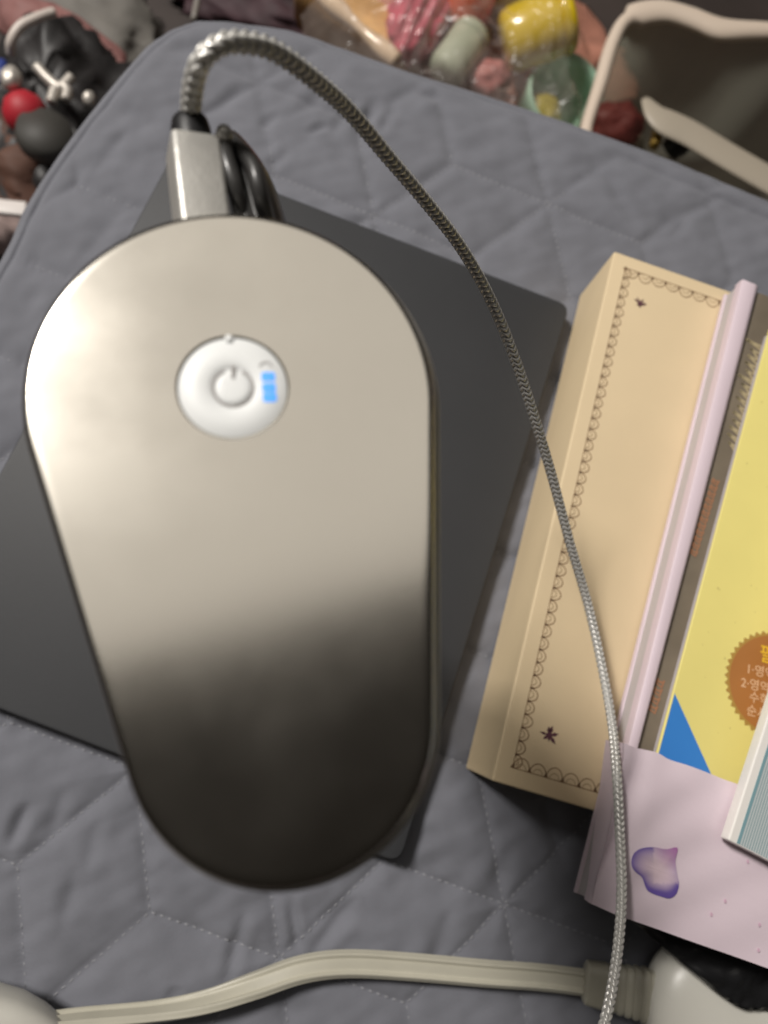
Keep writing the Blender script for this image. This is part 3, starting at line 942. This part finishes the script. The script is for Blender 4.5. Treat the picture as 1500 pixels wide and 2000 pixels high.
# ribbed neck
na, nb_ = W(1140, 1917, .0105), W(1272, 1945, .0150)
ax2 = (nb_ - na).normalized(); sd2 = Vector((-ax2.y, ax2.x, 0)).normalized(); up2 = ax2.cross(sd2)
if up2.z < 0: up2 = -up2
LN = (nb_ - na).length
nv = []
NN = 150
for i in range(NN):
    t = i / (NN - 1)
    k = 1 + .28 * t
    if t > .30:
        k *= 1 - .09 * (0.5 - .5 * math.cos(2 * math.pi * (t - .30) / .70 * 6)) ** 3
    if t < .04: k *= .82 + .18 * math.sin(t / .04 * math.pi / 2)
    for s in range(28):
        a = 2 * math.pi * s / 28
        x = .0078 * k * math.copysign(abs(math.cos(a)) ** .55, math.cos(a)); y = .0042 * k * math.copysign(abs(math.sin(a)) ** .55, math.sin(a))
        nv.append(na + ax2 * LN * t + sd2 * x + up2 * y)
obj('ribbed_neck', nv, grid_faces(NN, 28, True, True), M['cable_cream'], pcd)
# rounded socket body
hc = W(1400, 1985, .0170)
hv = []
q1 = W(1258, 1945, .0160); dirx = (W(1500, 2010, .016) - q1).normalized(); diry = Vector((-dirx.y, dirx.x, 0)).normalized()
for i in range(40):
    t = i / 39
    L = .056
    k = (1 - (1 - min(1, t / .55)) ** 2.4) ** .5 if t < .55 else 1
    kz = k if t < .9 else 1
    for s in range(40):
        a = 2 * math.pi * s / 40
        x = .0285 * k * math.copysign(abs(math.cos(a)) ** .8, math.cos(a)); z = .0150 * kz * math.copysign(abs(math.sin(a)) ** .75, math.sin(a))
        hv.append(q1 + dirx * L * t + diry * x + Vector((0, 0, z)))
obj('socket_body', hv, grid_faces(40, 40, True, True), M['cream'], pcd)
q2 = q1 + dirx * .0565
hv = []
for t, k in ((0, .985), (.0006, 1.0), (.03, 1.0), (.032, .96)):
    for s in range(40):
        a = 2 * math.pi * s / 40
        x = .0285 * k * math.copysign(abs(math.cos(a)) ** .7, math.cos(a)); z = .0150 * k * math.copysign(abs(math.sin(a)) ** .7, math.sin(a))
        hv.append(q2 + dirx * t + diry * x + Vector((0, 0, z)))
obj('socket_face', hv, grid_faces(4, 40, True, True), M['cream'], pcd, angle=40)
# plug at the left end of the cord
pl = thing('cream_plug', W(40, 2010, .002), 'cream plastic plug at the bottom left corner where the power cord ends', 'plug')
g0 = W(-110, 1945, .018); g1 = W(135, 2004, .014)
gx = (g1 - g0).normalized(); gy = Vector((-gx.y, gx.x, 0)).normalized(); gz = gx.cross(gy)
GL = (g1 - g0).length; gv = []
for t, k in ((0, .9), (.03, 1), (.3, 1), (.55, .97), (.75, .82), (.9, .62), (.97, .5), (1, .4)):
    for s in range(32):
        a = 2 * math.pi * s / 32
        x = .0125 * k * math.copysign(abs(math.cos(a)) ** .6, math.cos(a)); z = .0105 * k * math.copysign(abs(math.sin(a)) ** .6, math.sin(a))
        gv.append(g0 + gx * GL * t + gy * x + gz * z - gy * .006)
obj('plug_body', gv, grid_faces(8, 32, True, True), M['cream'], pl, angle=50)
for s in (-1, 1):
    v, f = tube([g0 - gy * .006 + gy * s * .006 - gx * .0, g0 - gy * .006 + gy * s * .006 - gx * .01, g0 - gy * .006 + gy * s * .006 - gx * .019], .0021, 12, 8)
    obj('prong', v, f, M['plug_metal'], pl)

# ------------------------------------------------------------------ blurred clutter beyond the cushion
def Gz(px, py, z): return W(px, py, z)
FZ_ = FLOOR_Z
clut = 'clay tubs and wrapped things behind the cushion'
# yellow tub lying on its side
def tub(name, px, py, z, r, h, m, axis, label, cat, lid=None, lm=None):
    c = Gz(px, py, z)
    t = thing(name, (c.x, c.y, c.z - r), label, cat)
    a = Vector(axis).normalized(); b = c - a * h / 2
    obj('body', *lathe(b, [(r * .3, 0), (r * .70, .01 * h), (r * .88, h * .06), (r * .98, h * .16), (r * 1.01, h * .4), (r, h * .78), (r * .93, h * .9), (r * .6, h * .93)], 36, a), m, t)
    if lid:
        obj('lid', *lathe(b + a * h * .86, [(r * .2, 0), (r * lid * .97, .0), (r * lid, h * .03), (r * lid, h * .11), (r * lid * .93, h * .17), (r * lid * .78, h * .2), (r * .3, h * .21)], 36, a), lm or m, t)
    return t
my = mat('yellow_tub', (.72, .52, .012), .22, coat=.5)
tub('yellow_tub', 1045, 62, -.245, .030, .066, my, (.95, .22, .35), 'glossy yellow plastic tub among the clutter behind the cushion', 'tub', 1.02, my)
mo = mat('orange_tub', (.72, .10, .02), .3, coat=.3)
tub('orange_tub', 918, -12, -.255, .027, .045, mo, (.1, .25, 1), 'orange-red tub above the yellow tub at the top edge', 'tub', 1.03, mo)
mol = mat('olive_tub', (.42, .36, .13), .35)
tub('olive_tub', 988, -5, -.262, .017, .04, mol, (.1, .1, 1), 'small olive tub between the orange and yellow tubs', 'tub', .95, mol)
mg = mat('grey_mint', (.42, .47, .36), .45, vary=.06)
tub('pale_tub', 893, 108, -.275, .020, .058, mg, (.55, .8, .1), 'pale grey-green tub lying in front of the pink bundle', 'tub', 1.03, mg)
mm_ = mat('mint_plastic', (.36, .56, .42), .3, coat=.3)
c = Gz(1082, 180, -.285)
mt = thing('mint_cup', (c.x, c.y, -.33), 'mint green cup holding an olive lump beside the clear tub', 'cup')
obj('cup_wall', *lathe((c.x, c.y, -.325), [(.020, 0), (.033, .0), (.040, .045), (.042, .058), (.0395, .0585), (.036, .05), (.030, .012), (.001, .010)], 40, (.12, -.25, 1)), mm_, mt)
mol2 = mat('olive_clay', (.38, .32, .05), .4, vary=.3, vscale=60)
c2 = Gz(1062, 205, -.285)
tag(obj('clay_lump', *lump((c2.x, c2.y, -.297), (.022, .020, .020), .12, 2, seed=4), mol2), 'olive yellow clay lump inside the mint cup', 'clay')
mp_ = mat('pink_film', (.52, .11, .155), .22, coat=.4, vary=.35, vscale=45)
pkb = thing('pink_bundle', Gz(825, 70, FZ_), 'crinkled pink plastic bundle beside the tan carton', 'bundle')
c = Gz(815, 40, -.27)
bv, bf_ = lump((c.x, c.y, c.z), (.052, .030, .032), .1, 2.0, 72, 40, seed=2, rot=1.15)
bv = [(x, y, z + .0022 * math.sin(((x - c.x) * .9 - (y - c.y) * .42) * 520)) for x, y, z in bv]
obj('wrapper', bv, bf_, mp_, pkb)
pr = mat('dusty_pink', (.47, .19, .18), .4, vary=.2, vscale=40)
tag(obj('pink_clay', *lump(tuple(Gz(955, 158, -.29)), (.022, .018, .02), .15, 2, seed=6), pr), 'small dusty pink lump between pale tub and mint cup', 'clay')
# tan carton in clear film
mt_ = mat('tan_carton', (.62, .36, .13), .35, vary=.2, vscale=40, coat=.3)
ct = thing('tan_carton', Gz(690, 60, FZ_), 'tan carton edge wrapped in shiny film at the top edge', 'carton')
c = Gz(700, 45, -.285)
obj('carton_body', *rbox((c.x, c.y, c.z - .01), (.135, .040, .06), .004, rot=-.62), mt_, ct)
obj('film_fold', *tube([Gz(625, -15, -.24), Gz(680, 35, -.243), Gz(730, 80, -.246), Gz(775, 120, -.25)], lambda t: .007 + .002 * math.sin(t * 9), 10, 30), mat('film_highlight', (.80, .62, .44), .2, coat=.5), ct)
# peach film bag behind the tubs
mf = mat('peach_film', (.46, .21, .15), .3, vary=.35, vscale=20, coat=.2)
tag(obj('film_bag', *lump(tuple(Gz(960, 70, -.325)), (.16, .085, .03), .2, 2.2, 60, 30, seed=9, rot=-.35), mf), 'peach coloured film bag lying beneath the plastic tubs', 'bag')
# clear tub with cream rim
tubz = -.155
rp = [(1142, 265), (1172, 165), (1196, 85), (1226, 38), (1290, 22), (1350, 36), (1410, 58), (1500, 62), (1640, 75), (1740, 190), (1700, 480), (1560, 540), (1400, 460), (1260, 390), (1150, 330)]
rw = [Gz(x, y, tubz) for x, y in rp]
cmn = sum(rw, Vector()) / len(rw)
cl = thing('clear_tub', (cmn.x, cmn.y, FZ_), 'clear plastic tub with a cream rim at the top right corner', 'tub')
Cr, Lr = resample([tuple(p) for p in rw], 120, True)
ctrx = np.array(cmn)
mcr = mat('cream_rim', (.66, .55, .45), .35)
rv = []
NRm = 120
T, N, B = frames(np.vstack([Cr, Cr[:1]]))
for i in range(NRm):
    for s in range(14):
        a = 2 * math.pi * s / 14
        out = Cr[i] - ctrx; out[2] = 0; out /= np.linalg.norm(out)
        pxf = i / NRm
        wid = .0115 if i > 18 else .006
        rv.append(Cr[i] + out * wid * math.cos(a) + np.array([0, 0, .006]) * math.sin(a))
rf = grid_faces(NRm, 14)
for j in range(14):
    rf.append(((NRm - 1) * 14 + j, (NRm - 1) * 14 + (j + 1) % 14, (j + 1) % 14, j))
obj('rim', rv, rf, mcr, cl)
stv, stf = tube([Gz(1250, 215, -.20), Gz(1290, 232, -.185), Gz(1350, 262, -.185), Gz(1430, 310, -.185), Gz(1540, 372, -.185), Gz(1640, 420, -.185)], lambda t: .0150 * min(1, .35 + t * 4), 16, 40)
obj('inner_step', [(x, y, -.185 + (z + .185) * .25) for x, y, z in stv], stf, mat('beige_step', (.40, .35, .28), .4), cl)
mcl = bpy.data.materials.new('clear_plastic'); mcl.use_nodes = True
nt = mcl.node_tree; pb_ = nt.nodes['Principled BSDF']
pb_.inputs['Base Color'].default_value = (.36, .34, .28, 1); pb_.inputs['Roughness'].default_value = .14
tr = nt.nodes.new('ShaderNodeBsdfTransparent'); tr.inputs[0].default_value = (.72, .70, .62, 1)
mix = nt.nodes.new('ShaderNodeMixShader'); mix.inputs[0].default_value = .6
tl2 = nt.nodes.new('ShaderNodeBsdfTranslucent'); tl2.inputs[0].default_value = (.55, .55, .45, 1)
mx2 = nt.nodes.new('ShaderNodeMixShader'); mx2.inputs[0].default_value = .55
nt.links.new(pb_.outputs[0], mx2.inputs[1]); nt.links.new(tl2.outputs[0], mx2.inputs[2])
nt.links.new(tr.outputs[0], mix.inputs[1]); nt.links.new(mx2.outputs[0], mix.inputs[2])
nt.links.new(mix.outputs[0], nt.nodes['Material Output'].inputs[0])
wv2 = []
for z, k in ((tubz - .004, .97), (-.22, .93), (-.30, .90), (FZ_ + .004, .86), (FZ_ + .002, .5)):
    for i in range(NRm):
        p = ctrx + (Cr[i] - ctrx) * k; wv2.append((p[0], p[1], z))
wf = grid_faces(5, NRm); wf.append(tuple(4 * NRm + i for i in range(NRm)))
obj('wall', wv2, wf, mcl, cl)
c = Gz(1258, 205, -.25)
tag(obj('film_scrap', *lump((c.x, c.y, -.30), (.022, .02, .024), .25, 2.4, seed=13), mat('scrap_film', (.42, .33, .26), .3, coat=.3)), 'beige film scrap inside the near corner of the clear tub', 'scrap')
tag(obj('mustard_strip', *rbox(tuple(Gz(1283, 268, -.2)), (.008, .02, .01), .002, rot=-.3), mat('mustard', (.42, .27, .06), .5)), 'mustard coloured strip against the cushion edge below the clear tub', 'strip')
tag(obj('red_lump', *lump(tuple(Gz(1200, 245, -.26)), (.03, .022, .02), .2, 2, seed=16), mat('dull_red', (.28, .07, .065), .5, vary=.25)), 'dull red lump at the cushion edge below the clear tub', 'lump')
tag(obj('black_cap', *lathe(Gz(1325, 280, -.2), [(.001, -.01), (.010, -.01), (.012, 0), (.010, .01), (.001, .012)], 24, (.5, .2, .8)), M['rubber']), 'small black cap wedged between tub and cushion edge', 'cap')
# left clutter
tag(obj('dark_pouch', *lump(tuple(Gz(110, 260, -.27)), (.085, .10, .055), .3, 2.0, 64, 36, seed=21), mat('dark_cloth', (.020, .018, .018), .5, vary=.4, vscale=30)), 'black soft pouch heaped left of the cushion', 'pouch')
tag(obj('red_ball', *lathe(Gz(50, 222, -.20), [(.001, -.017), (.009, -.0145), (.015, -.008), (.0172, 0), (.015, .008), (.009, .0145), (.001, .017)], 32, (-.3, .4, .8)), mat('red_plastic', (.40, .018, .03), .55)), 'bright red ball on the black pouch at the left edge', 'ball')
tag(obj('grey_disc', *lathe(Gz(88, 262, -.195), [(.001, -.01), (.020, -.01), (.022, -.003), (.020, .006), (.001, .008)], 32, (.2, .1, 1)), mat('grey_rubber', (.05, .047, .042), .6)), 'dark grey disc in front of the red ball', 'disc')
wm = mat('white_wire', (.62, .55, .50), .4)
tag(obj('white_wire', *tube([Gz(22, 105, -.2), Gz(22, 80, -.19), Gz(40, 52, -.185), Gz(70, 36, -.185), Gz(105, 24, -.19)], .0038, 12, 40), wm), 'bent white wire loop at the top left corner', 'wire')
ms = mat('bright_clip', (.55, .51, .46), .45, .5)
clp = thing('metal_clip', Gz(110, 160, -.2), 'shiny metal clip lying on the black pouch', 'clip')
for pts_ in ([(72, 130), (95, 155), (118, 170), (140, 150)], [(100, 200), (108, 175), (122, 170)], [(128, 195), (132, 178), (122, 165)]):
    obj('clip_wire', *tube([Gz(x, y, -.195) for x, y in pts_], .0042, 10, 24), ms, clp)
tag(obj('silver_bead', *lump(tuple(Gz(22, 152, -.19)), (.008, .010, .007), .12, 2, 24, 14, seed=31), ms), 'silver bead left of the metal clip', 'bead')
tag(obj('small_bead', *lump(tuple(Gz(174, 192, -.19)), (.005, .006, .005), .1, 2, 20, 12, seed=33), ms), 'small pale bead right of the metal clip', 'bead')
tag(obj('blue_scrap', *lump(tuple(Gz(2, 140, -.2)), (.006, .012, .006), .1, 2, 20, 12, seed=35), mat('blue_scrap_m', (.03, .05, .22), .5)), 'tiny blue scrap at the left edge', 'scrap')
tag(obj('pink_pouch', *lump(tuple(Gz(130, 95, -.285)), (.075, .030, .03), .15, 1.8, 48, 28, seed=41, rot=-.55), mat('pink_cloth', (.26, .125, .115), .6, vary=.15)), 'dusty pink pouch behind the black pouch', 'pouch')
tag(obj('grey_cloth', *lump(tuple(Gz(160, 40, -.315)), (.085, .06, .03), .2, 1.8, 48, 28, seed=43, rot=-.4), mat('olive_grey', (.15, .14, .125), .7, vary=.2)), 'olive grey cloth behind the pink pouch', 'cloth')
tag(obj('brown_cloth', *lump(tuple(Gz(20, 360, -.27)), (.06, .05, .045), .25, 2.2, 48, 28, seed=45), mat('brown_cloth_m', (.095, .045, .03), .7, vary=.3)), 'brown cloth at the left edge below the black pouch', 'cloth')
tag(obj('white_card', *rbox(tuple(Gz(5, 405, -.2)), (.035, .012, .004), .0015, rot=-.05), mat('white_card_m', (.68, .63, .60), .5)), 'white card strip at the left edge beside the cushion', 'card')
tag(obj('pink_cloth', *lump(tuple(Gz(-5, 445, -.24)), (.03, .02, .02), .15, 2, 32, 20, seed=47), mat('pale_pink_cloth', (.36, .27, .25), .7)), 'pale pink cloth under the white card', 'cloth')
tag(obj('thin_rod', *tube([Gz(378, 40, -.2), Gz(386, 0, -.2), Gz(396, -60, -.2)], .0028, 10, 10), mat('rod_grey', (.22, .20, .18), .4)), 'thin grey rod standing behind the cushion corner', 'rod')
tag(obj('plum_cloth', *lump(tuple(Gz(520, 10, -.325)), (.10, .045, .025), .25, 2.2, 56, 30, seed=51, rot=-.2), mat('plum_cloth_m', (.055, .028, .034), .7, vary=.4)), 'dark plum cloth behind the cushion corner', 'cloth')

# crinkled clear film loosely covering the plastic tubs
mfm = bpy.data.materials.new('clear_film'); mfm.use_nodes = True
nt = mfm.node_tree; pbf = nt.nodes['Principled BSDF']
pbf.inputs['Base Color'].default_value = (.70, .60, .55, 1); pbf.inputs['Roughness'].default_value = .16
pbf.inputs['Specular IOR Level'].default_value = .8
trf = nt.nodes.new('ShaderNodeBsdfTransparent'); trf.inputs[0].default_value = (.97, .95, .93, 1)
mxf = nt.nodes.new('ShaderNodeMixShader'); mxf.inputs[0].default_value = .12
nt.links.new(trf.outputs[0], mxf.inputs[1]); nt.links.new(pbf.outputs[0], mxf.inputs[2])
nt.links.new(mxf.outputs[0], nt.nodes['Material Output'].inputs[0])
fvv = []
NU, NV = 90, 50
A0, A1, A2, A3 = Gz(590, -60, -.205), Gz(1185, -60, -.205), Gz(1175, 300, -.225), Gz(620, 190, -.225)
for i in range(NV):
    for j in range(NU):
        a, b = j / (NU - 1), i / (NV - 1)
        p = (A0.lerp(A1, a)).lerp(A3.lerp(A2, a), b)
        q = Vector((p.x * 26, p.y * 26, 3))
        z = .016 * noise.noise(q) + .010 * (1 - abs(noise.noise(q * 2.3)) * 2) * .6 + .004 * noise.noise(q * 6)
        ed = min(a, 1 - a, b, 1 - b)
        fvv.append((p.x + .006 * noise.noise(q * 1.7), p.y + .006 * noise.noise(q * 1.9 + Vector((5, 0, 0))), p.z + z - .05 * max(0, .12 - ed) / .12))
tag(obj('clear_film', fvv, grid_faces(NV, NU, False), mfm), 'crinkled clear plastic film lying over the coloured tubs', 'film')
